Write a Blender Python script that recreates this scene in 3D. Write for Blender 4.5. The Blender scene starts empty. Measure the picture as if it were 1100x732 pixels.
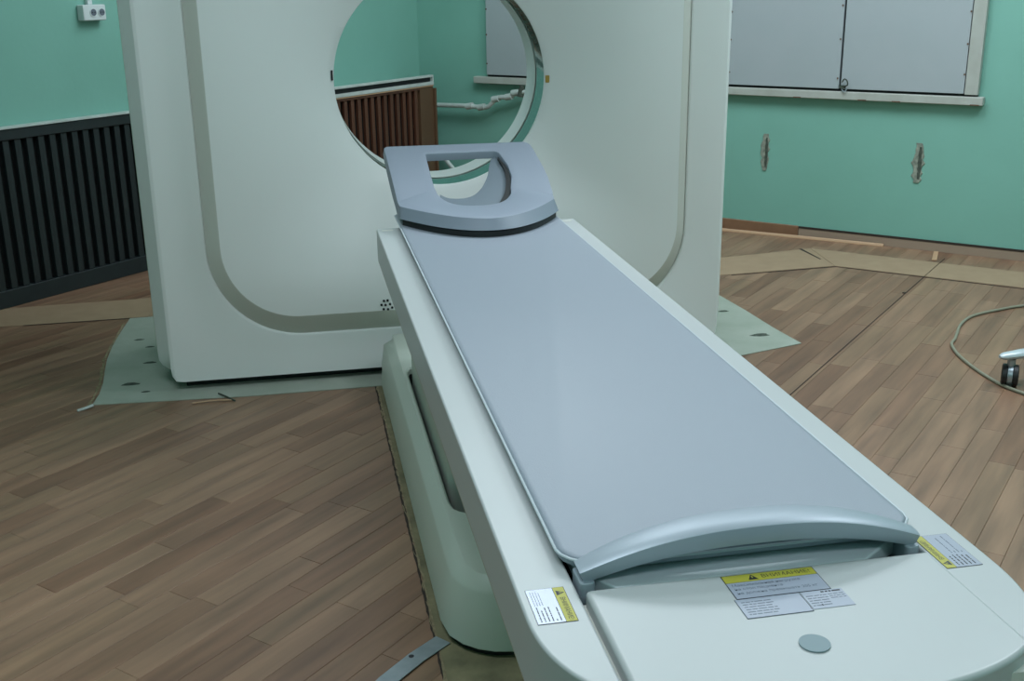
import bpy, bmesh, math, random
from mathutils import Vector, Matrix, noise
random.seed(7)
sc = bpy.context.scene
C = sc.collection

# ------------------------------------------------------------------ camera
FPX = 1205.5
CAM = Vector((-0.4907, -3.6544, 1.3008)); YAW, PITCH, ROLL = 0.1893, 0.3132, 0.0138
def cam_axes():
    cy, sy, cp, sp = math.cos(YAW), math.sin(YAW), math.cos(PITCH), math.sin(PITCH)
    f = Vector((sy*cp, cy*cp, -sp)); r = Vector((cy, -sy, 0)); d = f.cross(r)
    cr, sr = math.cos(ROLL), math.sin(ROLL)
    return cr*r + sr*d, -sr*r + cr*d, f
RX, DN, FW = cam_axes()
cd = bpy.data.cameras.new('camera'); cam = bpy.data.objects.new('camera', cd); C.objects.link(cam)
cd.sensor_width = 36; cd.lens = FPX/1100*36; cd.clip_start = 0.05
m = Matrix((RX, -DN, -FW)).transposed().to_4x4(); m.translation = CAM
cam.matrix_world = m; sc.camera = cam
sc.view_settings.view_transform = 'Standard'; sc.view_settings.look = 'None'
sc.view_settings.gamma = 1; sc.view_settings.use_curve_mapping = False
sc.view_settings.exposure = 0.0

# ------------------------------------------------------------------ world, ceiling lamps
w = bpy.data.worlds.new('world'); sc.world = w; w.use_nodes = True
w.node_tree.nodes['Background'].inputs[0].default_value = (0.8, 0.9, 0.9, 1)
w.node_tree.nodes['Background'].inputs[1].default_value = 0.3
LAMP_COLOR = (0.90, 1.0, 1.11)
LAMPS = [(-1.0, -2.0, 26), (0.1, -4.2, 17), (0.3, 0.35, 24), (0.3, 1.4, 13), (1.6, 0.35, 22), (2.35, -0.85, 44)]   # x, y, watts
PHI = 0.8039
CEIL = 3.0

# ------------------------------------------------------------------ material helpers
def lin(c):
    return tuple(((v/255)/12.92 if v/255 <= .04045 else ((v/255+.055)/1.055)**2.4) for v in c) + (1,)
def mat(name, rgb, rough=.5, metal=0, var=0, scale=8, rgb2=None, bump=0, bscale=200, detail=4, coat=0, stretch=None, spec=None):
    M = bpy.data.materials.new(name); M.use_nodes = True
    nt = M.node_tree; b = nt.nodes['Principled BSDF']
    b.inputs['Base Color'].default_value = lin(rgb); b.inputs['Roughness'].default_value = rough
    b.inputs['Metallic'].default_value = metal
    if coat: b.inputs['Coat Weight'].default_value = coat
    if spec is not None: b.inputs['Specular IOR Level'].default_value = spec
    if var or bump:
        geo = nt.nodes.new('ShaderNodeNewGeometry'); mp = nt.nodes.new('ShaderNodeMapping')
        nt.links.new(geo.outputs['Position'], mp.inputs['Vector'])
        if stretch:
            mp0 = mp; mp0.inputs['Rotation'].default_value = stretch[0]; mp = nt.nodes.new('ShaderNodeMapping')
            nt.links.new(mp0.outputs[0], mp.inputs['Vector']); mp.inputs['Scale'].default_value = stretch[1]
    if var:
        n = nt.nodes.new('ShaderNodeTexNoise'); n.inputs['Scale'].default_value = scale; n.inputs['Detail'].default_value = detail
        nt.links.new(mp.outputs[0], n.inputs['Vector'])
        cr = nt.nodes.new('ShaderNodeValToRGB'); cr.color_ramp.elements[0].position = .5-var/2; cr.color_ramp.elements[1].position = .5+var/2
        cr.color_ramp.elements[0].color = lin(rgb2 or tuple(c*.85 for c in rgb)); cr.color_ramp.elements[1].color = lin(rgb)
        nt.links.new(n.outputs['Fac'], cr.inputs[0]); nt.links.new(cr.outputs[0], b.inputs['Base Color'])
    if bump:
        n2 = nt.nodes.new('ShaderNodeTexNoise'); n2.inputs['Scale'].default_value = bscale; n2.inputs['Detail'].default_value = 3
        nt.links.new(mp.outputs[0], n2.inputs['Vector'])
        bp = nt.nodes.new('ShaderNodeBump'); bp.inputs['Strength'].default_value = bump; bp.inputs['Distance'].default_value = .002
        nt.links.new(n2.outputs['Fac'], bp.inputs['Height']); nt.links.new(bp.outputs[0], b.inputs['Normal'])
    return M
M = {}
M['shell'] = mat('gantry_plastic', (231, 233, 232), .38, var=.9, scale=2, rgb2=(228, 230, 228))
M['shell_band'] = mat('gantry_band_plastic', (205, 206, 198), .42)
M['shell_side'] = mat('gantry_side_plastic', (200, 206, 186), .45)
M['table'] = mat('table_plastic', (183, 187, 187), .36)
M['base'] = mat('base_plastic', (190, 200, 188), .4)
M['mat'] = mat('mat_vinyl', (143, 151, 162), .45, bump=.15, bscale=500)
M['piping'] = mat('mat_piping', (192, 200, 205), .4)
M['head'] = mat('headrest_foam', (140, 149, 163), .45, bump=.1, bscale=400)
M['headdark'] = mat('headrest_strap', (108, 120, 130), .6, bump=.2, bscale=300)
M['rim'] = mat('headrest_rim', (118, 129, 141), .5, bump=.1, bscale=400)  # the pad's grey made darker for rim and underside
M['silver'] = mat('silver_handle_paint', (160, 170, 180), .4, metal=.15)
M['dark'] = mat('dark_recess', (18, 22, 24), .6)  # near-black for dark parts and for shade painted into gaps and recesses
M['window_strip'] = mat('bore_window_film', (70, 120, 112), .12, coat=.6)
M['wall'] = mat('green_wall_paint', (125, 178, 164), .5, var=.7, scale=3.5, rgb2=(118, 170, 155), bump=.25, bscale=45, detail=6)
M['ceil'] = mat('white_ceiling_paint', (205, 212, 208), .8)
M['black'] = mat('dark_painted_slats', (31, 40, 42), .5, var=.6, scale=20, rgb2=(25, 33, 35))
M['blackback'] = mat('dark_backing', (12, 16, 16), .8)
M['brown'] = mat('brown_varnished_wood', (96, 60, 44), .45, var=.5, scale=14, rgb2=(72, 44, 32), stretch=((0, 0, 0), (1, 1, .15)))
M['brown_panel'] = mat('brown_board', (104, 78, 56), .5, var=.5, scale=10, rgb2=(84, 62, 44), stretch=((0, 0, 0), (1, 1, .2)))
M['whitepaint'] = mat('white_gloss_paint', (196, 204, 200), .35, var=.5, scale=12, rgb2=(170, 180, 175))
M['shutter'] = mat('grey_shutter_paint', (164, 171, 175), .45, var=.8, scale=5, rgb2=(155, 165, 168))
M['frame'] = mat('window_frame_paint', (176, 180, 174), .45, var=.5, scale=14, rgb2=(162, 164, 156))
M['rust'] = mat('rust_spot', (96, 70, 52), .8)
M['skirting'] = mat('brown_skirting', (140, 104, 78), .5, var=.5, scale=12, rgb2=(118, 86, 64))
M['mould'] = mat('bare_wood_moulding', (186, 150, 118), .5)
M['strip'] = mat('brown_tape', (158, 134, 108), .6, var=.5, scale=14, rgb2=(148, 124, 99))
M['plate'] = mat('painted_screed', (170, 176, 166), .5, var=.8, scale=9, rgb2=(142, 152, 138), bump=.3, bscale=60, detail=8)
M['concrete'] = mat('bare_concrete', (140, 132, 100), .8, var=.6, scale=14, rgb2=(84, 82, 60), bump=.6, bscale=90, detail=8)
M['cut'] = mat('frayed_vinyl_edge', (150, 138, 108), .8, var=.6, scale=60, rgb2=(104, 92, 68))
M['steel'] = mat('galvanised_steel', (168, 178, 184), .35, metal=.6, var=.6, scale=30, rgb2=(140, 152, 158))
M['cable'] = mat('grey_cable', (134, 134, 116), .55)
M['rubber_and_shade'] = mat('black_rubber_and_shade', (24, 26, 27), .5)  # caster wheels, and the shade painted under the headrest
M['caster_arm'] = mat('pale_caster_arm', (190, 200, 204), .35, metal=.2)
M['yellow'] = mat('label_yellow', (178, 172, 60), .45)
M['paper'] = mat('label_paper', (160, 167, 182), .35)
M['paper2'] = mat('label_foil', (168, 174, 190), .25, metal=.2)
M['ink'] = mat('label_ink', (28, 32, 36), .5)
M['greyink'] = mat('label_grey_ink', (96, 104, 116), .5)
M['socket'] = mat('socket_plastic', (206, 214, 214), .35)
M['button'] = mat('grey_button', (128, 146, 152), .5)
M['brass'] = mat('tan_sticker', (176, 144, 70), .4)
M['plaster'] = mat('broken_plaster', (158, 164, 150), .9, var=.5, scale=50, rgb2=(100, 108, 98), bump=.8, bscale=120)
M['gouge'] = mat('gouge_core', (82, 92, 82), .9, var=.5, scale=60, rgb2=(44, 52, 44))
M['seam'] = mat('floor_seam', (46, 36, 30), .8)
M['subfloor'] = mat('vinyl_joint', (112, 88, 70), .7)
PL = [(151, 118, 94), (144, 110, 87), (147, 116, 91), (133, 99, 77), (140, 107, 84), (156, 123, 98), (138, 104, 82)]
for i, c in enumerate(PL):
    M['plank%d' % i] = mat('wood_look_vinyl_%s' % 'abcdefg'[i], c, .42, var=.45, scale=15, rgb2=tuple(v*.75 for v in c),
                           stretch=((0, 0, -PHI), (.16, 1.6, 1)), detail=9, bump=.12, bscale=60)
lm = bpy.data.materials.new('lamp_diffuser'); lm.use_nodes = True
b = lm.node_tree.nodes['Principled BSDF']; b.inputs['Emission Color'].default_value = (.85, 1, .98, 1); b.inputs['Emission Strength'].default_value = 2
M['lamp'] = lm

# ------------------------------------------------------------------ object helpers
def thing(name, label, cat, loc=(0, 0, 0), group=None):
    o = bpy.data.objects.new(name, None); C.objects.link(o); o.location = loc; o.empty_display_size = .05
    o['label'] = label; o['category'] = cat
    if group: o['group'] = group
    return o
def root_loc(o):
    v = Vector((0, 0, 0))
    while o: v += o.location; o = o.parent
    return v
def obj(name, bm, m, parent=None, smooth=None, bevel=0, seg=2, label=None, cat=None, kind=None, group=None, angle=35, fix=True):
    """bm in WORLD coordinates; stored relative to the parent chain."""
    if isinstance(bm, bmesh.types.BMesh):
        if fix: bmesh.ops.recalc_face_normals(bm, faces=bm.faces)
        me = bpy.data.meshes.new(name); bm.to_mesh(me); bm.free()
    else: me = bm
    me.materials.clear(); me.materials.append(M[m] if isinstance(m, str) else m)
    o = bpy.data.objects.new(name, me); C.objects.link(o)
    if parent:
        me.transform(Matrix.Translation(-root_loc(parent))); o.parent = parent
    if smooth or bevel:
        for p in me.polygons: p.use_smooth = True
        me.set_sharp_from_angle(angle=math.radians(angle))
    if bevel:
        md = o.modifiers.new('bevel', 'BEVEL'); md.width = bevel; md.segments = seg; md.limit_method = 'ANGLE'; md.angle_limit = math.radians(40)
        md.harden_normals = True
    if label: o['label'] = label
    if cat: o['category'] = cat
    if kind: o['kind'] = kind
    if group: o['group'] = group
    return o
def BM(): return bmesh.new()
def box(bm, x0, x1, y0, y1, z0, z1, f=None):
    vs = [Vector((x, y, z)) for z in (z0, z1) for y in (y0, y1) for x in (x0, x1)]
    if f: vs = [Vector(f(*v)) for v in vs]
    v = [bm.verts.new(p) for p in vs]
    for q in ((0, 2, 3, 1), (4, 5, 7, 6), (0, 1, 5, 4), (2, 6, 7, 3), (0, 4, 6, 2), (1, 3, 7, 5)): bm.faces.new([v[i] for i in q])
    return bm
def prism(bm, pts, z0, z1, f=None, caps=True):
    def P(p, z): return Vector(f(p[0], p[1], z)) if f else Vector((p[0], p[1], z))
    a = [bm.verts.new(P(p, z0)) for p in pts]; b_ = [bm.verts.new(P(p, z1)) for p in pts]; n = len(pts)
    for i in range(n): bm.faces.new((a[i], a[(i+1) % n], b_[(i+1) % n], b_[i]))
    if caps: bm.faces.new(a[::-1]); bm.faces.new(b_)
    return bm
def loft(bm, rings, closed=True, cap0=False, cap1=False):
    R = [[bm.verts.new(p) for p in r] for r in rings]; n = len(R[0])
    for a, b_ in zip(R, R[1:]):
        for i in range(n if closed else n-1):
            j = (i+1) % n; bm.faces.new((a[i], a[j], b_[j], b_[i]))
    if cap0: bm.faces.new(R[0][::-1])
    if cap1: bm.faces.new(R[-1])
    return bm
def tube(bm, pts, r, n=10, rs=None):
    pts = [Vector(p) for p in pts]; rings = []
    up = Vector((0, 0, 1)); prev = None
    for i, p in enumerate(pts):
        t = (pts[min(i+1, len(pts)-1)] - pts[max(i-1, 0)]).normalized()
        if prev is None:
            s = t.cross(up)
            if s.length < .05: s = t.cross(Vector((1, 0, 0)))
        else: s = prev - t*prev.dot(t)
        s.normalize(); prev = s; u = s.cross(t); rr = rs[i] if rs else r
        rings.append([p + (s*math.cos(a) + u*math.sin(a))*rr for a in (2*math.pi*k/n for k in range(n))])
    return loft(bm, rings, True, True, True)
def spline(pts, k=8):
    out = []; P = [Vector(p) for p in pts]; P = [P[0]*2-P[1]] + P + [P[-1]*2-P[-2]]
    for i in range(1, len(P)-2):
        for j in range(k):
            t = j/k; a, b_, c, d = P[i-1:i+3]
            out.append(.5*((2*b_) + (c-a)*t + (2*a-5*b_+4*c-d)*t*t + (3*b_-a-3*c+d)*t**3))
    out.append(P[-2]); return out
def cyl(bm, c, r, h, axis=(0, 0, 1), n=24, r2=None):
    a = Vector(axis).normalized(); return tube(bm, [Vector(c), Vector(c)+a*h], r, n, [r, r if r2 is None else r2])
def rrect(x0, x1, z0, z1, r, k=10):
    """r = radii (bl, br, tr, tl) or one number; counter-clockwise from bottom-left"""
    if not isinstance(r, (tuple, list)): r = (r,)*4
    pts = []
    for (cx, cz, rr, a0) in ((x0, z0, r[0], 180), (x1, z0, r[1], 270), (x1, z1, r[2], 0), (x0, z1, r[3], 90)):
        sx = 1 if cx == x0 else -1; sz = 1 if cz == z0 else -1
        for i in range(k+1):
            a = math.radians(a0+90*i/k); pts.append((cx+sx*rr+rr*math.cos(a), cz+sz*rr+rr*math.sin(a)))
    return pts
def star(poly, c, N, ph=0):
    """sample a closed polygon by rays from c"""
    out = []; n = len(poly)
    for k in range(N):
        a = 2*math.pi*k/N + ph; dx, dy = math.cos(a), math.sin(a); best = None
        for i in range(n):
            x1, y1 = poly[i][0]-c[0], poly[i][1]-c[1]; x2, y2 = poly[(i+1) % n][0]-c[0], poly[(i+1) % n][1]-c[1]
            ex, ey = x2-x1, y2-y1; den = dx*ey-dy*ex
            if abs(den) < 1e-12: continue
            t = (x1*ey-y1*ex)/den; s = (x1*dy-y1*dx)/den
            if t > 0 and -1e-9 <= s <= 1+1e-9 and (best is None or t > best): best = t
        out.append((c[0]+dx*best, c[1]+dy*best))
    return out
cP, sP = math.cos(PHI), math.sin(PHI)
DR, DL = 2.632, 2.12            # distance of the right wall and left wall from the gantry origin
def WR(s, off, z):               # right wall: s runs to the left and away, off out of the wall into the room
    k = (DR+2.973)/(2.5632+2.973)-1       # the wall stands this much further off than first measured
    s = s + (s+2.18)*k; z = z - (1.3-z)*k*min(1, max(0, z)/.3)
    return (cP*(DR-off) - sP*s, sP*(DR-off) + cP*s, z)
def WL(t, off, z):               # left wall: t runs to the right and away
    return (cP*t - sP*(DL-off), sP*t + cP*(DL-off), z)
def wl(f, t0, t1, o0, o1, z0, z1, bm=None): return box(bm or BM(), t0, t1, o0, o1, z0, z1, f)

# ------------------------------------------------------------------ room shell
U0, U1, V0, V1 = -3.6, DR, -3.7, DL     # room in the rotated frame (u along left wall, v away from it)
def UV(u, v, z): return (cP*u - sP*v, sP*u + cP*v, z)
obj('wall_left', box(BM(), U0-.1, U1+.1, V1, V1+.1, 0, CEIL, UV), 'wall', kind='structure')
wall_right = obj('wall_right', box(BM(), U1, U1+.1, V0, V1, 0, CEIL, UV), 'wall', kind='structure')
obj('wall_back', box(BM(), U0-.1, U1+.1, V0-.1, V0, 0, CEIL, UV), 'wall', kind='structure')
obj('wall_front', box(BM(), U0-.1, U0, V0, V1, 0, CEIL, UV), 'wall', kind='structure')
obj('ceiling', box(BM(), U0-.1, U1+.1, V0-.1, V1+.1, CEIL, CEIL+.1, UV), 'ceil', kind='structure')
floor = obj('floor', box(BM(), U0-.1, U1+.1, V0-.1, V1+.1, -.1, -.0025, UV), 'subfloor', kind='structure')

# ---- floor planks: one object each for the 300 nearest in view, the rest joined
ROW, LEN = .0705, .53
rng = random.Random(11); planks = []
nrow = int((V1-V0)/ROW)+1
mat_last = 0
for r in range(nrow):
    v0 = V0 + r*ROW; v1 = min(v0+ROW, V1)
    u = U0 - rng.random()*LEN - (r % 3)*.13
    while u < U1:
        L = LEN
        a, b_ = max(u, U0), min(u+L, U1)
        if b_-a > .02:
            k = rng.choice([0, 0, 1, 2, 2, 3, 4, 5, 6]); planks.append((a, b_, v0, v1, k, rng.random()))
        u += L
def px(p):
    v = Vector(p)-CAM; z = v.dot(FW)
    if z < .1: return None
    return 550+FPX*v.dot(RX)/z, 366+FPX*v.dot(DN)/z, z
def seen(pl):
    a, b_, v0, v1 = pl[:4]; pts = [px(UV(u, v, 0)) for u in (a, (a+b_)/2, b_) for v in (v0, v1)]
    if not any(q and -5 < q[0] < 1105 and -5 < q[1] < 737 for q in pts): return None
    x, y, _ = UV((a+b_)/2, (v0+v1)/2, 0)
    if abs(x) < .8 and .1 < y < .85: return None
    if abs(x) < .2 and -2.7 < y < 0: return None
    c = [q for q in pts if q]; return min(q[2] for q in c)
vis = []; rest = []
for pl in planks:
    z = seen(pl)
    (vis if z is not None else rest).append((z, pl))
vis.sort(key=lambda t: t[0]); rest += vis[300:]; vis = vis[:300]
G = .0005
cache = {}
def plank_mesh(L, W, k):
    key = (round(L, 4), round(W, 4), k)
    if key not in cache:
        bm = BM(); e = .0006
        lo = [(0, 0), (L, 0), (L, W), (0, W)]
        a = [bm.verts.new((x, y, -.0024)) for x, y in lo]
        b2 = [bm.verts.new((min(max(x, G), L-G), min(max(y, G), W-G), -.0003)) for x, y in lo]
        c = [bm.verts.new((min(max(x, G+e), L-G-e), min(max(y, G+e), W-G-e), 0)) for x, y in lo]
        for i in range(4):
            j = (i+1) % 4; bm.faces.new((a[i], a[j], b2[j], b2[i])); bm.faces.new((b2[i], b2[j], c[j], c[i]))
        bm.faces.new(c); bm.faces.new(a[::-1])
        me = bpy.data.meshes.new('plank'); bm.to_mesh(me); bm.free(); me.materials.append(M['plank%d' % k]); cache[key] = me
    return cache[key]
for z, (a, b_, v0, v1, k, h) in vis:
    o = bpy.data.objects.new('plank', plank_mesh(b_-a, v1-v0, k)); C.objects.link(o)
    o.parent = floor; o.location = UV(a, v0, .0004*h); o.rotation_euler = (0, 0, PHI)
me = bpy.data.meshes.new('plank_field'); vs = []; fs = []; mi = []
for z, (a, b_, v0, v1, k, h) in rest:
    i = len(vs); zz = .0004*h
    for (u, v, q) in ((a, v0, -.002), (b_, v0, -.002), (b_, v1, -.002), (a, v1, -.002), (a+G, v0+G, zz), (b_-G, v0+G, zz), (b_-G, v1-G, zz), (a+G, v1-G, zz)): vs.append(UV(u, v, q))
    fs += [(i+4, i+5, i+6, i+7), (i, i+1, i+5, i+4), (i+1, i+2, i+6, i+5), (i+2, i+3, i+7, i+6), (i+3, i, i+4, i+7)]; mi += [k]*5
me.from_pydata(vs, [], fs)
for i in range(7): me.materials.append(M['plank%d' % i])
me.polygons.foreach_set('material_index', mi)
o = bpy.data.objects.new('plank_field', me); C.objects.link(o); o.parent = floor; o['kind'] = 'stuff'
# welded seam between two vinyl sheets
bm = BM()
box(bm, .36, 2.5, -1.080, -1.0765, .0004, .0016, UV); obj('seam_line', bm, 'seam', floor)

# ---- ceiling lamps (modelled fixtures, out of frame; the foot-end one is added fill light)
LNAME = dict(zip([(l[0], l[1]) for l in LAMPS], ['above the floor left of the table', 'added as unseen fill behind the foot end of the table', 'above the gantry', 'between the gantry and the room corner', 'right of the gantry', 'above the floor right of the table']))
for (x, y, p) in LAMPS:
    t = thing('ceiling_light', 'white fluorescent ceiling light, '+LNAME[(x, y)], 'lamp', (x, y, CEIL), 'fluorescent ceiling lights')
    bm = BM(); box(bm, x-.62, x+.62, y-.33, y+.33, CEIL-.06, CEIL-.001); obj('housing', bm, 'ceil', t)
    bm = BM(); box(bm, x-.58, x+.58, y-.29, y+.29, CEIL-.066, CEIL-.0605); obj('diffuser', bm, 'lamp', t)
    ld = bpy.data.lights.new('lamp_light', 'AREA'); ld.shape = 'RECTANGLE'; ld.size = 1.15; ld.size_y = .57; ld.energy = p; ld.color = LAMP_COLOR
    lo = bpy.data.objects.new('lamp_light', ld); C.objects.link(lo); lo.parent = t; lo.location = (0, 0, -.075)

# ------------------------------------------------------------------ CT gantry
N = 420; GC = (.005, .983)
gan = thing('scanner_gantry', 'large white plastic ring housing of the CT scanner with round bore, behind the patient table', 'scanner', (.012, .3, 0))
def ring(poly, y, N=N): return [Vector((p[0], y, p[1])) for p in star(poly, GC, N)]
def circ(r, y): return [Vector((GC[0]+r*math.cos(2*math.pi*k/N), y, GC[1]+r*math.sin(2*math.pi*k/N))) for k in range(N)]
inner = rrect(-.743, .786, .246, 1.72, .24, 16); outer = rrect(-.794, .831, .170, 1.79, .30, 16)
outer_in = rrect(-.791, .828, .173, 1.787, .298, 16)
face = rrect(-.930, .957, .034, 1.93, (.012, .05, .05, .05)); fmid = rrect(-.940, .963, .036, 1.935, (.03, .055, .06, .06))
side = rrect(-.984, .992, .060, 1.96, (.045, .07, .09, .09)); side2 = rrect(-.986, .995, .062, 1.96, (.045, .07, .09, .09))
c0 = circ(.352, .118); ri = ring(inner, -.036); rings = []
rings.append(circ(.3505, .128)); rings.append(circ(.3508, .121))
K = 18
for i in range(K+1):
    t = i/K; y = -.036 + .154*(1-t)**2.2
    rings.append([Vector((c0[k].x*(1-t)+ri[k].x*t, y, c0[k].z*(1-t)+ri[k].z*t)) for k in range(N)])
obj('bore_cover', loft(BM(), rings), 'shell', gan, smooth=True)
obj('groove_band', loft(BM(), [ri, ring(rrect(-.748, .791, .241, 1.725, .245, 16), -.0345), ring(outer_in, .010)]), 'shell_band', gan, smooth=True)
obj('front_cover', loft(BM(), [ring(outer_in, .0101), ring(outer_in, .006), ring(outer, .002), ring(rrect(-.799, .836, .165, 1.795, .304, 16), 0), ring(rrect(-.927, .954, .037, 1.927, (.012, .05, .05, .05)), 0), ring(face, 0), ring(fmid, .004), ring(side, .068)]), 'shell', gan, smooth=True, angle=30)
obj('side_cover', loft(BM(), [ring(side, .0685), ring(side2, .075), ring(side2, .55), ring(rrect(-.95, .955, .06, 1.93, .08), .60)]), 'shell_side', gan, smooth=True)
obj('scan_window', loft(BM(), [circ(.3525, .127), circ(.3525, .262)]), 'window_strip', gan, smooth=True)
obj('window_bezel', loft(BM(), [circ(.3512, .2625), circ(.3490, .263), circ(.3490, .266), circ(.350, .2665)]), 'shell_band', gan, smooth=True)
obj('bore_liner', loft(BM(), [circ(.350, .2667), circ(.350, .405)]), 'shell', gan, smooth=True)
rl = [circ(.350, .4055)]
for i in range(1, 9):
    t = i/8; a = circ(.350, 0); b_ = ring(rrect(-.95, .955, .06, 1.93, .08), 0)
    tt = t*.45; rl.append([Vector((a[k].x*(1-tt)+b_[k].x*tt, .405+.195*(1-(1-t)**2), a[k].z*(1-tt)+b_[k].z*tt)) for k in range(N)])
rl.append(ring(rrect(-.95, .955, .06, 1.93, .08), .6005))
obj('rear_cover', loft(BM(), rl), 'shell', gan, smooth=True)
bm = BM(); box(bm, -.90, .93, .05, .56, .0035, .06); obj('base_frame', bm, 'dark', gan)
# small vent holes low on the dish
for k, (dx, dz) in enumerate([(-.018, .004), (-.009, .018), (-.004, .003), (.004, .019), (.012, .005), (-.011, -.012), (.004, -.013), (.019, -.008)]):
    bm = BM(); cyl(bm, (-.222+dx*.95, -.034, .262+dz*.95), .0042, -.004, (0, 1, 0), 10); obj('vent_hole', bm, 'dark', gan)
bm = BM(); box(bm, .357, .376, .1075, .112, .962, .986); obj('alignment_sticker', bm, 'brass', gan, bevel=.001, label='small tan sticker right of the bore')
bm = BM(); box(bm, -.354, -.348, .108, .114, .990, 1.022); obj('laser_slot', bm, 'dark', gan, label='small dark slit left of the bore')

# ------------------------------------------------------------------ screed pad under the gantry, tape strips, concrete
def flat(name, pts, z0, z1, m, **k): return obj(name, prism(BM(), pts, z0, z1), m, **k)
pad = [(-1.187, -.066), (-1.180, .03), (-1.184, .149), (-1.196, .27), (-1.207, .405), (-1.209, .55), (-1.205, .68), (-1.199, .80), (-1.19, .93), (1.10, .93), (1.232, .80), (1.262, .45), (1.275, .2), (1.296, .002), (1.12, -.05), (.9, -.115), (.25, -.115), (-.25, -.098), (-.7, -.098)]
pd = flat('floor_pad', pad, .0006, .0032, 'plate', label='pale green painted levelling pad on the floor under the gantry', cat='floor pad')
for (x, y, r) in [(-1.09, .11, .018), (-1.05, .33, .014), (-1.03, .02, .009), (-1.07, .52, .01), (1.17, .46, .014), (1.19, .13, .022), (-1.12, .62, .011)]:
    pts = [(x+r*1.6*math.cos(a)*(1+.3*math.sin(3*a+x*9)), y+r*.8*math.sin(a)) for a in [2*math.pi*i/10 for i in range(10)]]
    flat('paint_chip', pts, .0032, .0038, 'gouge', parent=pd)
# ragged vinyl edge around the pad's left and front side
bm = BM(); r2 = random.Random(5)
def ragged(bm, p, q, n, wd, z=.004):
    p, q = Vector(p), Vector(q); d = (q-p).normalized(); nn = Vector((-d.y, d.x)); a = []; b2 = []
    for i in range(n+1):
        c = p.lerp(q, i/n); o1 = (r2.random()-.5)*wd*.7; o2 = wd*(.6+.8*r2.random())
        a.append(Vector((*(c+nn*o1), .0008+z*.3*r2.random()))); b2.append(Vector((*(c+nn*(o1+o2)), z*(.4+.8*r2.random()))))
    loft(bm, [a, b2, [v+Vector((0, 0, -.003)) for v in b2]], closed=False)
ragged(bm, (-1.192, -.075), (-1.190, .15), 12, .008, .003)
ragged(bm, (-1.190, .15), (-1.214, .42), 12, .008, .003)
ragged(bm, (-1.214, .42), (-1.203, .86), 16, .007, .003)
obj('torn_edge', bm, 'cut', pd, fix=False)
slab = flat('concrete_channel', [(-.272, -2.9), (-.268, -.10), (.272, -.10), (.272, -2.9)], .0006, .0018, 'concrete', label='strip of bare rough concrete floor under the patient table', cat='floor')
bm = BM(); ragged(bm, (-.268, -2.9), (-.268, -.10), 110, .009, .003); obj('torn_vinyl_edge', bm, 'cut', slab, fix=False)
bm = BM(); r2 = random.Random(9)
a = []; b2 = []
for i in range(161):
    y = -2.9+2.8*i/160; a.append(Vector((-.281+.003*r2.random(), y, .0022))); b2.append(Vector((-.276+.003*r2.random(), y, .0024)))
loft(bm, [a, b2], closed=False); obj('edge_gap', bm, 'seam', slab, fix=False)

flat('trim_1', [(-2.35, .93), (-1.12, .935), (-1.12, 1.235), (-2.35, 1.18)], .0006, .0016, 'strip', kind='structure')
flat('trim_2', [(-1.119, .945), (1.42, 1.015), (1.945, 1.046), (1.990, 1.40), (1.56, 1.33), (-1.119, 1.235)], .0006, .0016, 'strip', kind='structure')
def seg(p, q, wd): 
    p, q = Vector(p), Vector(q); d = (q-p).normalized(); n_ = Vector((-d.y, d.x))*wd
    return [tuple(p), tuple(q), tuple(q+n_), tuple(p+n_)]
flat('trim_3', [(1.947, 1.046), (3.15, -.05), (3.33, .155), (1.992, 1.40)], .0006, .0016, 'strip', kind='structure')
bm = BM(); box(bm, 0, 1, 0, 1, 0, 1); bm.free()
flat('floor_slit', [(1.93, 1.40), (1.935, 1.18), (1.943, 1.18), (1.945, 1.40)], .0017, .0022, 'seam', label='short dark slit in the brown tape on the floor near the right wall', cat='floor mark')
flat('floor_slit', [(-1.6, .925), (-1.12, .93), (-1.12, .938), (-1.6, .932)], .0017, .0022, 'seam', label='dark gap along the front edge of the tape left of the gantry', cat='floor mark')
flat('floor_slit', [(1.42, 1.006), (1.945, 1.038), (3.1, -.03), (3.1, -.042), (1.943, 1.028), (1.42, .998)], .0005, .0014, 'seam', label='thin dark line along the near edge of the tape at right', cat='floor mark')

# ------------------------------------------------------------------ right wall: skirting, moulding, windows, gouges, pipe
box_bm = wl(WR, -.3395, 2.1, 0, .014, 0, .058); obj('baseboard_right', box_bm, 'skirting', kind='structure', bevel=.003)
obj('baseboard_right', wl(WR, -3.6, -.3405, 0, .008, .0006, .046), mat('pinkish_wall_edge', (150, 130, 112), .7), kind='structure')
obj('trim_4', wl(WR, -3.6, -.3405, .0, .010, .047, .056), 'seam', kind='structure')
bm = BM(); p0, p1 = Vector((1.35, 2.21, .0)), Vector((2.358, 1.351, .0)); d = (p1-p0).normalized(); n_ = Vector((-d.y, d.x, 0))
prof = [(-.009, .0006), (.009, .0006), (.009, .006), (.004, .014), (-.004, .014), (-.009, .006)]
loft(bm, [[p + n_*a + Vector((0, 0, z)) for a, z in prof] for p in (p0, p1)], True, True, True)
obj('wood_moulding', bm, 'mould', smooth=True, label='thin bare wooden moulding lying loose on the floor along the right wall', cat='moulding')
bm = BM(); p0, p1 = Vector((2.37, 1.385, 0)), Vector((3.2, .62, 0)); d = (p1-p0).normalized(); n_ = Vector((-d.y, d.x, 0))
loft(bm, [[p + n_*a*.9 + Vector((0, 0, z*.6)) for a, z in prof] for p in (p0, p1)], True, True, True)
obj('wood_moulding', bm, 'skirting', smooth=True, label='darker brown moulding lying loose on the floor at the right, past the end of the pale one', cat='moulding')
bm = BM(); cyl(bm, (2.236, 1.60, 0), .007, .055); obj('pipe_stub', bm, 'whitepaint', label='little white stub standing up from the floor by the skirting', cat='pipe stub')
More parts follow.
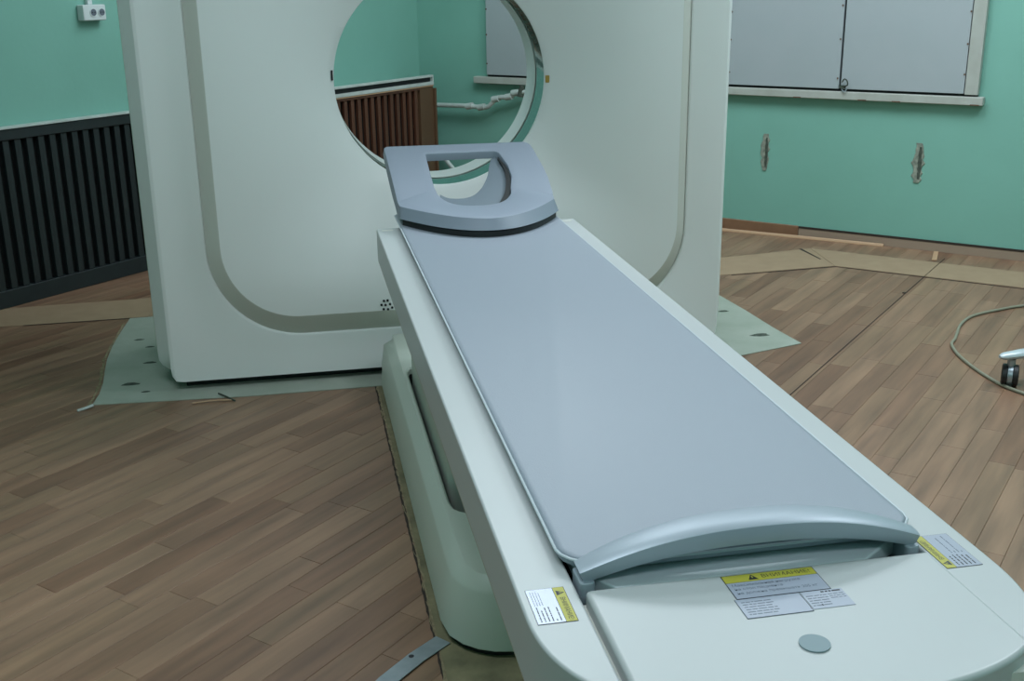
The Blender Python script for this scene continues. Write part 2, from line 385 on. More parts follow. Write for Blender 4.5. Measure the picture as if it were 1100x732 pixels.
bm = BM(); loft(bm, [[Vector((x, y, z)) for z in (.0018, .005)] for x, y in []] or [[Vector((2.43, 1.03, .0018)), Vector((2.45, 1.02, .0018)), Vector((2.45, 1.02, .006)), Vector((2.43, 1.03, .006))], [Vector((2.53, 1.18, .0018)), Vector((2.55, 1.17, .0018)), Vector((2.55, 1.17, .006)), Vector((2.53, 1.18, .006))]], True, True, True)
obj('wood_offcut', bm, 'mould', label='tiny pale wood offcut lying on the brown floor tape at the right', cat='offcut')

def window(name, s_mid, half, left_frame=True):
    z0, z1 = .775, 2.15
    root = obj(name, wl(WR, s_mid-half-.055, s_mid+half+(.055 if left_frame else .004), .0, .012, z0-.02, z1+.05), 'dark', kind='structure')
    for s0, s1 in ((s_mid-half-.058, s_mid-half), (s_mid+half, s_mid+half+.058))[:2 if left_frame else 1]:
        obj('frame', wl(WR, s0, s1, .001, .040, z0-.012, z1+.05), 'frame', root, bevel=.003)
    obj('frame', wl(WR, s_mid-half, s_mid+half, .001, .040, z1, z1+.05), 'frame', root, bevel=.003)
    sill = obj('sill', wl(WR, s_mid-half-.085, s_mid+half+.085, .001, .045, z0-.058, z0-.020), 'frame', root, bevel=.004)
    for sg in (-1, 1):
        a, b2 = sorted((s_mid+sg*.005, s_mid+sg*(half-.004)))
        sh = obj('shutter', wl(WR, a, b2, .013, .036, z0-.008, z1-.006), 'shutter', root, bevel=.002)
        ed = a+.004 if sg < 0 else b2-.004
        for i in range(9):
            zz = z0+.05+i*.14+rng.random()*.03
            obj('rivet', cyl(BM(), WR(ed+ (-.002 if sg < 0 else .002)*0, .036, zz), .0045, .003, (-cP, -sP, 0), 8), 'rust', sh)
    for i in range(8):
        zz = z0+.03+i*.16+rng.random()*.04
        obj('rivet', cyl(BM(), WR(s_mid+.012, .0362, zz), .0045, .003, (-cP, -sP, 0), 8), 'rust', sh)
    return root
w1 = window('window_1', -.505, .575)
w2 = window('window_2', .965, .59, False)
# latch hook on the first window
lt = obj('latch', wl(WR, -.535, -.505, .036, .042, .772, .785), 'gouge', w1)
obj('latch_hook', tube(BM(), spline([WR(-.53, .045, .78), WR(-.55, .06, .79), WR(-.545, .06, .81), WR(-.53, .055, .815), WR(-.52, .05, .80)], 4), .0035, 6), 'gouge', lt)
obj('latch_hook', tube(BM(), spline([WR(-.52, .045, .765), WR(-.535, .055, .755), WR(-.545, .05, .77)], 4), .003, 6), 'steel', lt)
# rusty chips on the sill edge
for i, s in enumerate((-.3, -.62, -.78, -1.13)):
    obj('paint_chip', wl(WR, s-.02, s+.02, .0455, .0462, .717, .722), 'rust', [c for c in w1.children if c.name.startswith('sill')][0])

# broken plaster slots in the wall
def gouge(s, z0, z1, wd, seed, label):
    r = random.Random(seed); n = 12
    def blob(k, o, dz=0):
        tp = lambda i: .35+.65*math.sin(math.pi*(i+.6)/(n+1.2))**.6
        L = [(s-wd*k*tp(i)*(.6+.6*r.random()), z0-dz+(z1-z0+2*dz)*i/n) for i in range(n+1)]; Rr = [(s+wd*k*tp(i)*(.6+.6*r.random()), z0-dz+(z1-z0+2*dz)*i/n) for i in range(n, -1, -1)]
        return L+Rr
    bm = BM(); P = blob(.85, 0, .006)
    a = [bm.verts.new(WR(q[0], .0005, q[1])) for q in P]; c = [bm.verts.new(WR(q[0]*.85+s*.15, .005, q[1])) for q in P]
    nP = len(P); [bm.faces.new((a[i], a[(i+1) % nP], c[(i+1) % nP], c[i])) for i in range(nP)]; bm.faces.new(c)
    t = obj('wall_gouge', bm, 'plaster', label=label, cat='wall damage', fix=False)
    bm = BM(); P = blob(.26, 0, -.012); prism(bm, P, .0055, .0068, lambda x, y, z: WR(x-.008, z, y)); obj('gouge_core', bm, 'gouge', t)
    return t
gouge(-.137, .345, .520, .028, 3, 'narrow broken plaster slot in the green wall below the window, nearer the gantry')
gouge(-.898, .345, .522, .034, 8, 'ragged broken plaster slot in the green wall below the right end of the window')
# white heating pipe by the corner
t = thing('heating_pipe', 'white painted heating pipe with bends on the green wall, seen through the bore', 'pipe', WR(1.9, .06, 0))
bm = tube(BM(), spline([WR(s, .06, z) for s, z in ((2.02, .578), (1.9, .58), (1.75, .584), (1.66, .585), (1.58, .582), (1.53, .588), (1.50, .612), (1.475, .636), (1.44, .645), (1.40, .647), (1.37, .654), (1.34, .674), (1.31, .680), (1.24, .680))], 5), .0135, 12)
obj('pipe_run', bm, 'whitepaint', t, smooth=True)
for s, z in ((1.66, .585), (1.575, .583), (1.475, .634), (1.385, .650), (1.34, .674)):
    obj('pipe_fitting', tube(BM(), [WR(s+.022, .06, z-.004), WR(s-.022, .06, z+.004)], .019, 12), 'whitepaint', t, smooth=True)
obj('valve', tube(BM(), [WR(1.305, .06, .655), WR(1.295, .06, .715)], .018, 10, [.022, .014]), 'gouge', t, smooth=True, label='dark metal valve at the end of the pipe')
obj('riser_pipe', tube(BM(), [WR(1.955, .05, .36), WR(1.86, .05, .26), WR(1.74, .05, .14), WR(1.70, .05, .004)], .0135, 10), 'whitepaint', t, smooth=True)

# ------------------------------------------------------------------ left wall: socket, dark radiator screen, brown radiator cabinet
t = thing('wall_socket', 'white double power socket on the upper left green wall', 'socket', WL(.295, .001, 1.17))
obj('socket_body', wl(WL, .236, .352, .001, .045, 1.146, 1.212), 'socket', t, bevel=.005)
for tt in (.285, .328):
    obj('outlet', cyl(BM(), WL(tt, .0452, 1.18), .018, .003, (sP, -cP, 0), 24), 'socket', t, smooth=True)
    oo = obj('outlet_recess', cyl(BM(), WL(tt, .0483, 1.18), .0145, .0006, (sP, -cP, 0), 24), 'greyink', t)
    for d in (-.006, .006): obj('pin_hole', cyl(BM(), WL(tt+d, .049, 1.18), .003, .0005, (sP, -cP, 0), 8), 'ink', oo)
obj('conduit', wl(WL, .282, .306, .001, .020, 1.2125, 2.6), 'socket', t, bevel=.002)

t = thing('radiator_screen', 'dark slatted radiator screen along the left wall beside the gantry', 'radiator screen', WL(0, .001, 0))
T0, T1 = -1.3, .62
obj('backing', wl(WL, T0, T1, .001, .006, .01, .725), 'blackback', t)
obj('top_rail', wl(WL, T0, T1, .0065, .040, .690, .735), 'black', t, bevel=.003)
obj('bottom_rail', wl(WL, T0, T1, .0065, .040, .0006, .075), 'black', t, bevel=.003)
obj('top_strip', wl(WL, T0, T1, .001, .046, .7355, .744), 'whitepaint', t, bevel=.001, label='thin white strip')
k = T0+.02
while k < T1:
    obj('slat', wl(WL, k, k+.029, .0065, .034, .0755, .6895), 'black', t, bevel=.002); k += .0555
t = thing('radiator_cabinet', 'brown slatted wooden radiator cabinet with white shelf, seen through the bore', 'radiator cabinet', WL(1.9, .001, 0))
A0, A1 = 1.05, 2.335
obj('backing', wl(WL, A0, A1, .20, .205, .01, .69), 'blackback', t)
k = A0
while k < A1-.09:
    obj('slat', wl(WL, k, k+.026, .262, .282, .03, .690), 'brown', t, bevel=.003); k += .0555
obj('end_board', wl(WL, A1-.075, A1+.05, .262, .286, .0006, .7045), 'brown_panel', t, bevel=.002)
obj('side_board', wl(WL, A1+.051, A1+.066, .001, .300, .0006, .692), 'brown_panel', t, bevel=.002)
obj('top_rail', wl(WL, A0, A1-.076, .262, .286, .6905, .7045), 'brown', t)
obj('shelf_edge', wl(WL, A0, A1+.05, .001, .292, .705, .711), 'mould', t)
obj('lower_shelf', wl(WL, A0, A1+.05, .001, .295, .7115, .730), 'whitepaint', t, bevel=.003)
obj('shelf_gap_shade', wl(WL, A0, A1+.04, .262, .275, .7305, .755), 'dark', t)
obj('upper_shelf', wl(WL, A0, A1+.05, .262, .292, .7555, .768), 'whitepaint', t, bevel=.002)
obj('shelf_end', wl(WL, A1+.041, A1+.05, .276, .292, .7305, .755), 'whitepaint', t)

# ------------------------------------------------------------------ patient table
tab = thing('patient_table', 'long white patient table of the CT scanner running towards the camera', 'scanner table', (0, -1.65, 0))
# base
BX, BY0, BY1 = .258, -.022, -1.745
def brect(inset, z, N=160):
    i_ = inset; return [Vector((p[0], p[1], z)) for p in star(rrect(-BX+i_, BX-i_, BY1+i_, BY0-i_*.3, (max(.135-i_, .02), max(.135-i_, .02), .012, .012), 12), (0, -.9), N)]
def srect(hx, y0, y1, z, r=.06, N=160): return [Vector((p[0], p[1], z)) for p in star(rrect(-hx, hx, y1, y0, (r, r, .02, .02), 10), (0, -.9), N)]
obj('base_cover', loft(BM(), [brect(.004, .014), brect(0, .018), brect(.004, .06), brect(.019, .132), brect(.023, .140), brect(.047, .160), brect(.052, .161), srect(.203, -.385, -1.41, .161), srect(.198, -.39, -1.405, .156), srect(.198, -.39, -1.405, .140)]), 'base', tab, smooth=True, angle=28)
obj('slot_shade', loft(BM(), [srect(.1985, -.39, -1.405, .1395), srect(.1985, -.39, -1.405, .03)]), 'dark', tab, smooth=True)  # near-black walls put in for the shade inside the slot
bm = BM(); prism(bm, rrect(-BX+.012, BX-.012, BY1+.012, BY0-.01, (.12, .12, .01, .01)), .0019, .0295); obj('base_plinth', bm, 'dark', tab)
bm = BM(); prism(bm, rrect(-.186, .186, -1.235, -.425, .02), .0296, .340); obj('lower_column', bm, 'base', tab, bevel=.006)
bm = BM(); prism(bm, rrect(-.168, .168, -1.5, -.50, .02), .3401, .505); obj('upper_column', bm, 'base', tab, bevel=.006)
# top
HX = .281; TZ = .643; YF = -.588; YN0, YD, SE = -2.60, .226, 2.6
def outline(hx=HX, d=YD, x_lo=-9, x_hi=9, n=40):
    """near-end curve from right (+x) to left (-x)"""
    out = []
    for i in range(n+1):
        a = math.pi*i/n; c, s = math.cos(a), math.sin(a)
        x = hx*math.copysign(abs(c)**(2/SE), c); y = YN0 - d*abs(s)**(2/SE)
        out.append((x, y))
    return out
def ynear(x, hx=HX, d=YD): return YN0 - d*max(0, 1-abs(x/hx)**SE)**(1/SE)
RI = .2125
def rail(sg):
    pts = [(sg*HX, YF), (sg*HX, YN0)]
    for i in range(1, 22):
        x = HX-(HX-RI)*(i/21)**2; pts.append((sg*x, ynear(x)))
    pts.append((sg*RI, YF))
    bm = BM(); prism(bm, pts if sg < 0 else pts[::-1], .553, TZ); return bm
for sg in (-1, 1): 
    rl_ = obj('side_rail', rail(sg), 'table', tab, bevel=.005, seg=3)
# body below the rails: slopes inwards
def body_ring(k, z, yb=0):
    pts = [(HX*k, YF-yb), ] + [(x*k, y+yb) for x, y in [(HX*math.copysign(abs(math.cos(a))**(2/SE), math.cos(a)), YN0-YD*abs(math.sin(a))**(2/SE)) for a in [math.pi*i/40 for i in range(41)]]] + [(-HX*k, YF-yb)]
    return [Vector((x, y, z)) for x, y in pts]
obj('table_body', loft(BM(), [body_ring(.88, .490, .03), body_ring(.998, .5525, .001), body_ring(.985, .60, .002), ], True, True, True), mat('table_side_plastic', (169, 162, 144), .45), tab, smooth=True, angle=25)
bm = BM(); box(bm, -.2115, .2115, -2.566, YF+.001, .6005, .606); obj('trough_floor', bm, 'dark', tab)  # coloured near-black for the shade under the cradle
# end cover (insert between the rails)
ce = .2065
cr_ = .2121; pts = [(cr_, -2.583)] + [(x, ynear(x)-.004) for x in [cr_+(-ce-cr_)*i/40 for i in range(41)]] + [(-ce, -2.583)]
bm = BM(); prism(bm, pts, .560, .649); obj('end_cover', bm, 'table', tab, bevel=.006, seg=3)
bm = BM(); box(bm, -.2117, .2117, -2.80, -2.584, .6006, .630); obj('cover_gap', bm, 'shell_band', tab)
# cradle under the mat
bm = BM(); prism(bm, [(-.203, -.52), (-.203, -2.535), (-.17, -2.5815), (.135, -2.5815), (.175, -2.552), (.203, -2.535), (.203, -.52)], .624, .6462); obj('cradle', bm, 'piping', tab, bevel=.003)
# small latch mark on the far end of the left rail, and right one
for sg in (-1, 1):
    bm = BM(); box(bm, *(sorted((sg*.268, sg*.238))), -.625, -.608, TZ, TZ+.0006); obj('rail_mark', bm, 'shell_band', tab, label='small grey rectangle')
# arched handle
rings = []
for i in range(41):
    t = -1+2*i/40; x = .206*t; zc = .037*(1-abs(t)**2.3); z = .655+zc
    w_ = .026*(.62+.38*(1-t*t)**.7); yc = -2.553; h_ = .0090+.0040*(1-t*t)
    ex = .006 if abs(t) > .97 else 0
    prof = [(-w_+.004, -h_), (-w_+.001, -h_*.2), (-w_, h_*.80), (-w_+.003, h_*.93), (-w_*.4, h_*1.04), (w_*.4, h_*1.05), (w_-.004, h_*.8), (w_, -h_*.1), (w_-.004, -h_)]
    sl = .037*2.3*abs(t)**1.3*math.copysign(1, t)/.206; th = math.atan(sl); 
    rings.append([Vector((x+v*math.sin(th), yc+u, z+v*math.cos(th))) for u, v in prof])
hd = obj('handle', loft(BM(), rings, True, True, True), 'silver', tab, smooth=True, angle=40, label='arched silver handle')
for sg in (-1, 1):
    bm = BM(); prism(bm, rrect(sg*.200-.009, sg*.200+.009, -2.573, -2.531, .006), .6065, .650); obj('handle_foot', bm, 'silver', hd, bevel=.002)
bm = BM(); cyl(bm, (-.005, -2.737, .6492), .0160, .0016, n=40); obj('round_cap', bm, 'button', tab, smooth=True, label='flat grey round cap')

# labels
def text(s, size, org, ang, z, m, parent, name='lettering', sx=1.0):
    cu = bpy.data.curves.new('t', 'FONT'); cu.body = s; cu.size = size; cu.align_x = 'LEFT'; cu.align_y = 'CENTER'; cu.fill_mode = 'FRONT'; cu.resolution_u = 2
    to = bpy.data.objects.new('t', cu); C.objects.link(to); bpy.context.view_layer.update()
    me = bpy.data.meshes.new_from_object(to.evaluated_get(bpy.context.evaluated_depsgraph_get()))
    bpy.data.objects.remove(to); bpy.data.curves.remove(cu)
    me.transform(Matrix.Translation((org[0], org[1], z)) @ Matrix.Rotation(ang, 4, 'Z') @ Matrix.Diagonal((sx, 1, 1, 1)))
    return obj(name, me, m, parent)
def tri(cx, cy, s, ang, z, parent):
    bm = BM(); R_ = Matrix.Rotation(ang, 2)
    pts = [tuple(Vector((cx, cy)) + R_ @ Vector(p)) for p in ((-s, -s*.8), (s, -s*.8), (0, s))]
    prism(bm, pts, z, z+.0001); obj('warning_triangle', bm, 'ink', parent)
    pts = [tuple(Vector((cx, cy)) + R_ @ Vector(p)) for p in ((-s*.12, -s*.25), (s*.12, -s*.25), (s*.12, s*.4), (-s*.12, s*.4))]
    bm = BM(); prism(bm, pts, z+.0001, z+.0002); obj('warning_mark', bm, 'yellow', parent)
def lines(parent, x0, x1, y0, y1, n, seed, z, m='greyink', vert=False, th=.28):
    r = random.Random(seed); bm = BM()
    for i in range(n):
        if not vert:
            yy = y1-(y1-y0)*(i+.5)/n; h = (y1-y0)/n*th; x = x0
            while x < x1-.003:
                l = .002+.008*r.random(); e = min(x+l, x1); box(bm, x, e, yy-h/2, yy+h/2, z, z+.0001); x = e+.0012
                if r.random() < .06: break
        else:
            xx = x0+(x1-x0)*(i+.5)/n; h = (x1-x0)/n*th; y = y0
            while y < y1-.003:
                l = .002+.007*r.random(); e = min(y+l, y1); box(bm, xx-h/2, xx+h/2, y, e, z, z+.0001); y = e+.0012
                if r.random() < .06: break
    obj('small_print', bm, m, parent)
LZ = .6492
def plate(name, x0, x1, y0, y1, z, m, parent, label): bm = BM(); box(bm, x0, x1, y0, y1, z, z+.0004); return obj(name, bm, m, parent, label=label)
L1 = plate('warning_label', -.050, .061, -2.640, -2.590, LZ, 'ink', tab, 'yellow and pale warning label')
z = LZ+.0004
bm = BM(); box(bm, -.0492, .0602, -2.6060, -2.5908, z, z+.0001); obj('yellow_band', bm, 'yellow', L1)
bm = BM(); box(bm, -.0492, .0602, -2.6392, -2.6066, z, z+.0001); obj('print_field', bm, 'paper', L1)
tri(-.0150, -2.5985, .0060, 0, z+.0001, L1)
text('ВНИМАНИЕ!', .0098, (-.0045, -2.5985), 0, z+.0002, 'ink', L1)
text('Максимальная нагрузка', .0072, (-.0450, -2.6125), 0, z+.0002, 'greyink', L1, sx=.95)
text('на стол пациента', .0072, (-.0450, -2.6205), 0, z+.0002, 'greyink', L1, sx=.95)
text('не должна превышать 205 кг', .0072, (-.0450, -2.6290), 0, z+.0002, 'greyink', L1, sx=.95)
L2 = plate('rating_label', -.053, .022, -2.6785, -2.6408, LZ, 'paper', tab, 'pale printed rating label')
lines(L2, -.048, -.012, -2.674, -2.645, 6, 4, z); 
bm = BM()
for a_, b2, c_, d_ in ((-.0531, .0221, -2.6787, -2.6781), (-.0533, -.0527, -2.6787, -2.6405), (.0217, .0223, -2.6787, -2.6405)): box(bm, a_, b2, c_, d_, LZ, LZ+.0006)
obj('label_border', bm, 'greyink', L2)
L3 = plate('rating_label', .0235, .072, -2.6760, -2.6408, LZ, 'paper', tab, 'smaller pale printed label')
lines(L3, .026, .050, -2.672, -2.648, 5, 6, z); lines(L3, .052, .070, -2.660, -2.648, 3, 16, z)
lines(L3, .046, .069, -2.6462, -2.6425, 1, 8, z, 'ink', th=.7)
bm = BM(); box(bm, .036, .0375, -2.671, -2.668, z, z+.0001); obj('print_dot', bm, 'ink', L3)
zr = TZ+.0002
L4 = plate('warning_label', -.271, -.2265, -2.634, -2.562, zr, 'ink', tab, 'warning label with yellow strip on its right side')
zz = zr+.0004
bm = BM(); box(bm, -.2395, -.2271, -2.6334, -2.5626, zz, zz+.0001); obj('yellow_band', bm, 'yellow', L4)
bm = BM(); box(bm, -.2706, -.2401, -2.6334, -2.5626, zz, zz+.0001); obj('print_field', bm, 'paper2', L4)
tri(-.2333, -2.5745, .0052, -math.pi/2, zz+.0001, L4)
text('ВНИМАНИЕ!', .0082, (-.2333, -2.5840), -math.pi/2, zz+.0002, 'ink', L4, sx=.95)
lines(L4, -.268, -.242, -2.630, -2.600, 6, 21, zz+.0001, 'ink', True, .3); lines(L4, -.268, -.256, -2.597, -2.568, 4, 22, zz+.0001, 'greyink', True, .25)
L5 = plate('warning_label', .2165, .2620, -2.618, -2.540, zr, 'ink', tab, 'warning label with yellow strip on its left side')
bm = BM(); box(bm, .2169, .2290, -2.6176, -2.5404, zz, zz+.0001); obj('yellow_band', bm, 'yellow', L5)
bm = BM(); box(bm, .2294, .2616, -2.6176, -2.5404, zz, zz+.0001); obj('print_field', bm, 'paper', L5)
tri(.2230, -2.6070, .0052, math.pi/2, zz+.0001, L5)
text('ВНИМАНИЕ!', .0082, (.2230, -2.5985), math.pi/2, zz+.0002, 'ink', L5, sx=.95)
lines(L5, .232, .258, -2.614, -2.590, 5, 31, zz+.0001, 'ink', True, .3); lines(L5, .240, .258, -2.586, -2.545, 4, 32, zz+.0001, 'greyink', True, .25)

# ------------------------------------------------------------------ mat (pad) on the table
mz0, mz1 = .6467, .6635
def mat_pts(i_=0):
    a = .2225-i_; pts = [(-a, -.50), (-a, -2.505)]
    pts += [(-a+.003, -2.517), (-a+.012, -2.530), (-.185, -2.549+i_), (.185, -2.549+i_), (a-.012, -2.534), (a-.003, -2.522), (a, -2.508), (a, -.50)]
    return pts
t = thing('table_mat', 'long smooth grey vinyl mat lying on the patient table', 'mat', (0, -1.5, mz0))
bm = BM()
loft(bm, [[Vector((x, y, mz0+.003)) for x, y in mat_pts(.004)], [Vector((x, y, mz0+.007)) for x, y in mat_pts(.0015)], [Vector((x, y, mz1-.003)) for x, y in mat_pts(.0022)], [Vector((x, y, mz1-.0008)) for x, y in mat_pts(.005)], [Vector((x, y, mz1)) for x, y in mat_pts(.011)]], True, True, True)
obj('pad', bm, 'mat', t, smooth=True, angle=50)
pp = [Vector((x, y, mz1-.0045)) for x, y in mat_pts(.0008)]
obj('piping', tube(BM(), pp, .0019, 8), 'piping', t, smooth=True, label='pale piping along the edge')

# ------------------------------------------------------------------ headrest
hr = thing('headrest', 'grey padded head holder with a D-shaped opening at the gantry end of the table', 'headrest', (0, -.55, mz1))
HB = Vector((0, -.60, .70)); HS = .3026; HL = math.sqrt(1+HS*HS)
def pl(x, b, dz=0):      # point on the tilted plate: x across, b along the tilt
    return Vector((x, -.60+b/HL, .70+(b*HS/HL if b > .03 else max(0, b+.03)**2/.12*HS/HL)+dz))
NH = 160; HC = (0.0, .17)
def crease_b(x): return -.021-.231*max(0, 1-abs(x/.2175)**1.8)
def bottom_y(x): return -.648-.216*max(0, 1-(x/.2225)**2)
out_top = [(-.218, -.021)] + [(-.218+.436*i/30, crease_b(-.218+.436*i/30)) for i in range(1, 30)] + [(.218, -.021), (.230, .05), (.238, .15), (.238, .22), (.2325, .36), (.228, .388), (.214, .400), (-.212, .404), (-.222, .396), (-.220, .2)]
hole = [(-.100, .338), (-.101, .12)] + [(.006+.105*math.cos(a), .095+.108*math.sin(a)) for a in [math.radians(180+i*6) for i in range(31)]] + [(.128, .17), (.130, .24), (.119, .325), (.108, .338)]
oT = star(out_top, HC, NH); hT = star(hole, HC, NH)
def dish(x, b):          # slight drop of the surface towards the middle of the near edge
    return -.003*max(0, min(1, (.05-b)/.17))*max(0, 1-(x/.2)**2)
def scale(ring_, k, c=HC): return [(c[0]+(x-c[0])*k, c[1]+(b-c[1])*k) for x, b in ring_]
def off(ring_, d):       # move a ring outwards by d metres
    o_ = []
    for x, b in ring_:
        v = Vector((x-HC[0], b-HC[1])); v = v*(1+d/v.length); o_.append((HC[0]+v.x, HC[1]+v.y))
    return o_
def top(x, b, dz=0):      # outer rim: the near end lies level at z = .710
    p = pl(x, b, dz); p.z = max(p.z, .710+dz) if b < .06 else p.z; return p
rings = []
TH = .020
rings.append([pl(x, b, -TH-.004) for x, b in off(hT, .004)])
rings.append([pl(x, b, -.006) for x, b in off(hT, .002)])
rings.append([pl(x, b, -.0015) for x, b in off(hT, .0035)])
rings.append([pl(x, b, 0) for x, b in off(hT, .008)])
for k in (.25, .5, .75):
    rings.append([pl(*a).lerp(top(*c), k) for a, c in zip(hT, oT)])
rings.append([top(x, b) for x, b in off(oT, -.008)])
rings.append([top(x, b, -.0015) for x, b in off(oT, -.002)])
low = []; under = []
for x, b in oT:
    if b < -.012:         # near end: bevelled face runs down to the mat
        k = .9; p = top(x, b, -.004)
        low.append(p.lerp(Vector((x*1.012, bottom_y(x), .681)), .97)); under.append(Vector((x*.97, min(bottom_y(x)+.02, -.60), .6795)))
    else:
        f = min(1, (b+.012)/.1)
        th = TH+.014*math.sin(math.pi*min(1, b/.40))
        low.append(pl(x*1.012, b, -th*f-(1-f)*.028)); under.append(pl(x*.97, b, -th-.004 if f > .5 else -.031))
crest = [p.copy() for p in rings[-1]]; tops = rings
rim = [crest, [p.lerp(q, .12) for p, q in zip(crest, low)], [p.lerp(q, .9) for p, q in zip(crest, low)], low, under]
bot = [[p.copy() for p in under], [pl(x, b, -TH-.006) for x, b in off(hT, .02)], [p.copy() for p in rings[0]]]
obj('head_pad', loft(BM(), tops), 'head', hr, smooth=True, angle=38, fix=False)
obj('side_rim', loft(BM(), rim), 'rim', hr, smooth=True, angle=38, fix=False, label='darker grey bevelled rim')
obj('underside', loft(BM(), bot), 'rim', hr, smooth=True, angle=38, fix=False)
# black block standing for the shade in the gap between headrest and mat
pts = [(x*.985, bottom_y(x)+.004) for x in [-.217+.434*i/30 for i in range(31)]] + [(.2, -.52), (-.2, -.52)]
bm = BM(); prism(bm, pts, mz1+.0004, .6785); obj('gap_shade', bm, 'rubber_and_shade', hr)
bm = BM(); box(bm, -.13, .13, -.50, -.30, .635, .655); box(bm, -.03, .03, -.34, -.28, .650, .735); 
bm.free()
bm = BM(); loft(bm, [[Vector((x, y, .6790)) for x, y in ((-.15, -.60), (.15, -.60), (.15, -.52), (-.15, -.52))], [pl(x, b, -.030) for x, b in ((-.12, .04), (.12, .04), (.12, .08), (-.12, .08))]], True, True, True)
bm.free()
# curved strap lining the lower right of the opening
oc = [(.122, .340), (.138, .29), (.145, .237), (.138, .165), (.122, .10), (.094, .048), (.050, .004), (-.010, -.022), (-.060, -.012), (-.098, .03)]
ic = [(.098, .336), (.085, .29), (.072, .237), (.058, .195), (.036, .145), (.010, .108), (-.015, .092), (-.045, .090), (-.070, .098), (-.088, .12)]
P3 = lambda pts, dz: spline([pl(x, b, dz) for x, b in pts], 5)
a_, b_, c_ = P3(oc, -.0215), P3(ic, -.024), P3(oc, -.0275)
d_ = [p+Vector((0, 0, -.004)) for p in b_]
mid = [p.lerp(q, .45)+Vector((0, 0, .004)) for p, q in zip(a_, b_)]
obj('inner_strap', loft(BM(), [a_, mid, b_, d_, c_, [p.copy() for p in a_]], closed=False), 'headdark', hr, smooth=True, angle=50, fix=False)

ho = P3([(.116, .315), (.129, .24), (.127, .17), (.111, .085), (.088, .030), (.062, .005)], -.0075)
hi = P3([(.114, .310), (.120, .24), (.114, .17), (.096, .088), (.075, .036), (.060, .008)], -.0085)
obj('strap_gap_shade', loft(BM(), [ho, hi, [p+Vector((0, 0, -.008)) for p in hi]], closed=False), 'dark', hr, smooth=True, fix=False)  # black crescent put in for the shade between pad edge and strap

# ------------------------------------------------------------------ floor items
bm = BM(); cpts = [(3.0, .32), (2.7, .27), (2.372, .241), (2.251, .215), (2.092, .16), (1.985, .071), (1.905, -.031), (1.86, -.09), (1.812, -.147), (1.768, -.266), (1.741, -.421), (1.736, -.561), (1.757, -.654), (1.80, -.78), (1.9, -.95), (2.1, -1.15), (2.5, -1.4)]
tube(bm, spline([(x, y, .0062) for x, y in cpts], 8), .0055, 8)
obj('floor_cable', bm, 'cable', smooth=True, label='grey-beige cable curving over the floor at the right edge', cat='cable')
st = thing('rolling_stand', 'foot of a rolling stand with a pale arm and black caster at the right edge', 'stand', (2.36, -.52, 0))
ctr = Vector((2.36, -.52, .125)); AW = Vector((.82, -.56, 0)).normalized()
for k in range(4):
    a = math.radians(184+90*k); d = Vector((math.cos(a), math.sin(a), 0)); e = ctr+d*.63+Vector((0, 0, -.020)); s = Vector((-d.y, d.x, 0))
    rg = []
    for t_, wd, h in ((0, .028, .018), (.5, .025, .016), (.9, .022, .015), (1, .017, .012), (1.025, .007, .005)):
        p = ctr.lerp(e, t_); rg.append([p + s*math.cos(q)*wd + Vector((0, 0, math.sin(q)*h)) for q in [2*math.pi*j/12 for j in range(12)]])
    obj('arm', loft(BM(), rg, True, True, True), 'caster_arm', st, smooth=True)
    c = e - d*.032; cw = obj('caster', tube(BM(), [Vector((c.x, c.y, .070)), Vector((c.x, c.y, .092))], .013, 12), 'steel', st, smooth=True)
    for sg in (-1, 1):
        w0 = Vector((c.x, c.y, .037)) + AW*sg*.008
        obj('wheel', tube(BM(), [w0, w0+AW*sg*.002, w0+AW*sg*.015, w0+AW*sg*.018], .0365, 24, [.033, .0365, .0365, .030]), 'rubber_and_shade', cw, smooth=True)
    obj('caster_hood', tube(BM(), [Vector((c.x, c.y, .037))-AW*.0075, Vector((c.x, c.y, .037))+AW*.0075], .0345, 16), 'steel', cw, smooth=True)
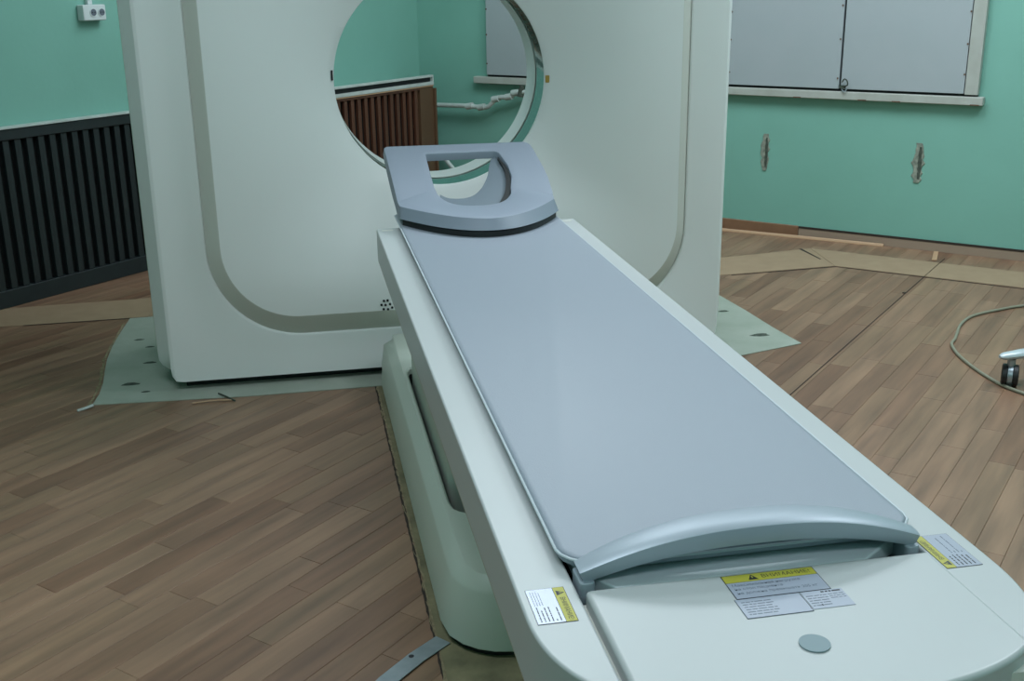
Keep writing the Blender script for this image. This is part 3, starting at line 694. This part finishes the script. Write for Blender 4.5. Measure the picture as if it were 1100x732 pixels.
obj('hub', tube(BM(), [ctr-Vector((0, 0, .03)), ctr-Vector((0, 0, .02)), ctr+Vector((0, 0, .03)), ctr+Vector((0, 0, .04))], .05, 20, [.03, .045, .035, .02]), 'caster_arm', st, smooth=True)
obj('pole', tube(BM(), [ctr+Vector((0, 0, .04)), ctr+Vector((0, 0, .95))], .014, 14), 'steel', st, smooth=True)

# flat metal strip on the floor beside the table base
pts = [(-.273, -1.638), (-.335, -1.69), (-.40, -1.757), (-.48, -1.86), (-.56, -1.99)]
L_ = []; R_ = []
for i, p in enumerate(pts):
    p = Vector(p); d = (Vector(pts[min(i+1, 4)])-Vector(pts[max(i-1, 0)])).normalized(); n_ = Vector((-d.y, d.x))
    L_.append(tuple(p-n_*.0)); R_.append(tuple(p+n_*.040))
t = flat('metal_strip', L_+R_[::-1], .0030, .0055, 'steel', label='flat curved metal strip with a screw hole on the floor left of the table base', cat='metal strip', bevel=.0006)
bm = BM(); cyl(bm, (-.331, -1.700, .0056), .0055, .0005, n=16); obj('screw_hole', bm, 'ink', t)
# bits of debris at the edge of the pad
def twig(pts, r, m, label):
    obj('debris', tube(BM(), spline(pts, 4), r, 6), m, label=label, cat='debris')
twig([(-.79, -.075, .012), (-.765, -.10, .008), (-.735, -.14, .006)], .003, 'gouge', 'thin dark splinter at the front edge of the pale pad')
twig([(-.87, -.128, .004), (-.80, -.122, .005), (-.74, -.128, .004)], .0025, 'mould', 'pale shaving along the front edge of the pad')
twig([(-1.225, -.115, .004), (-1.20, -.10, .006), (-1.18, -.09, .010)], .005, 'whitepaint', 'white chip at the left front corner of the pad')
for (x, y, r) in ((2.0, .30, .006), (-1.03, -1.02, .006), (.25+1.75, .78, .007)):
    pts = [(x+r*math.cos(a), y+r*.7*math.sin(a)) for a in [2*math.pi*i/8 for i in range(8)]]
flat('debris', [(2.015+.009*math.cos(a), .545+.006*math.sin(a)) for a in [i*math.pi/4 for i in range(8)]], .0006, .003, 'seam', label='small dark crumb on the floor between the pad and the right wall', cat='debris')
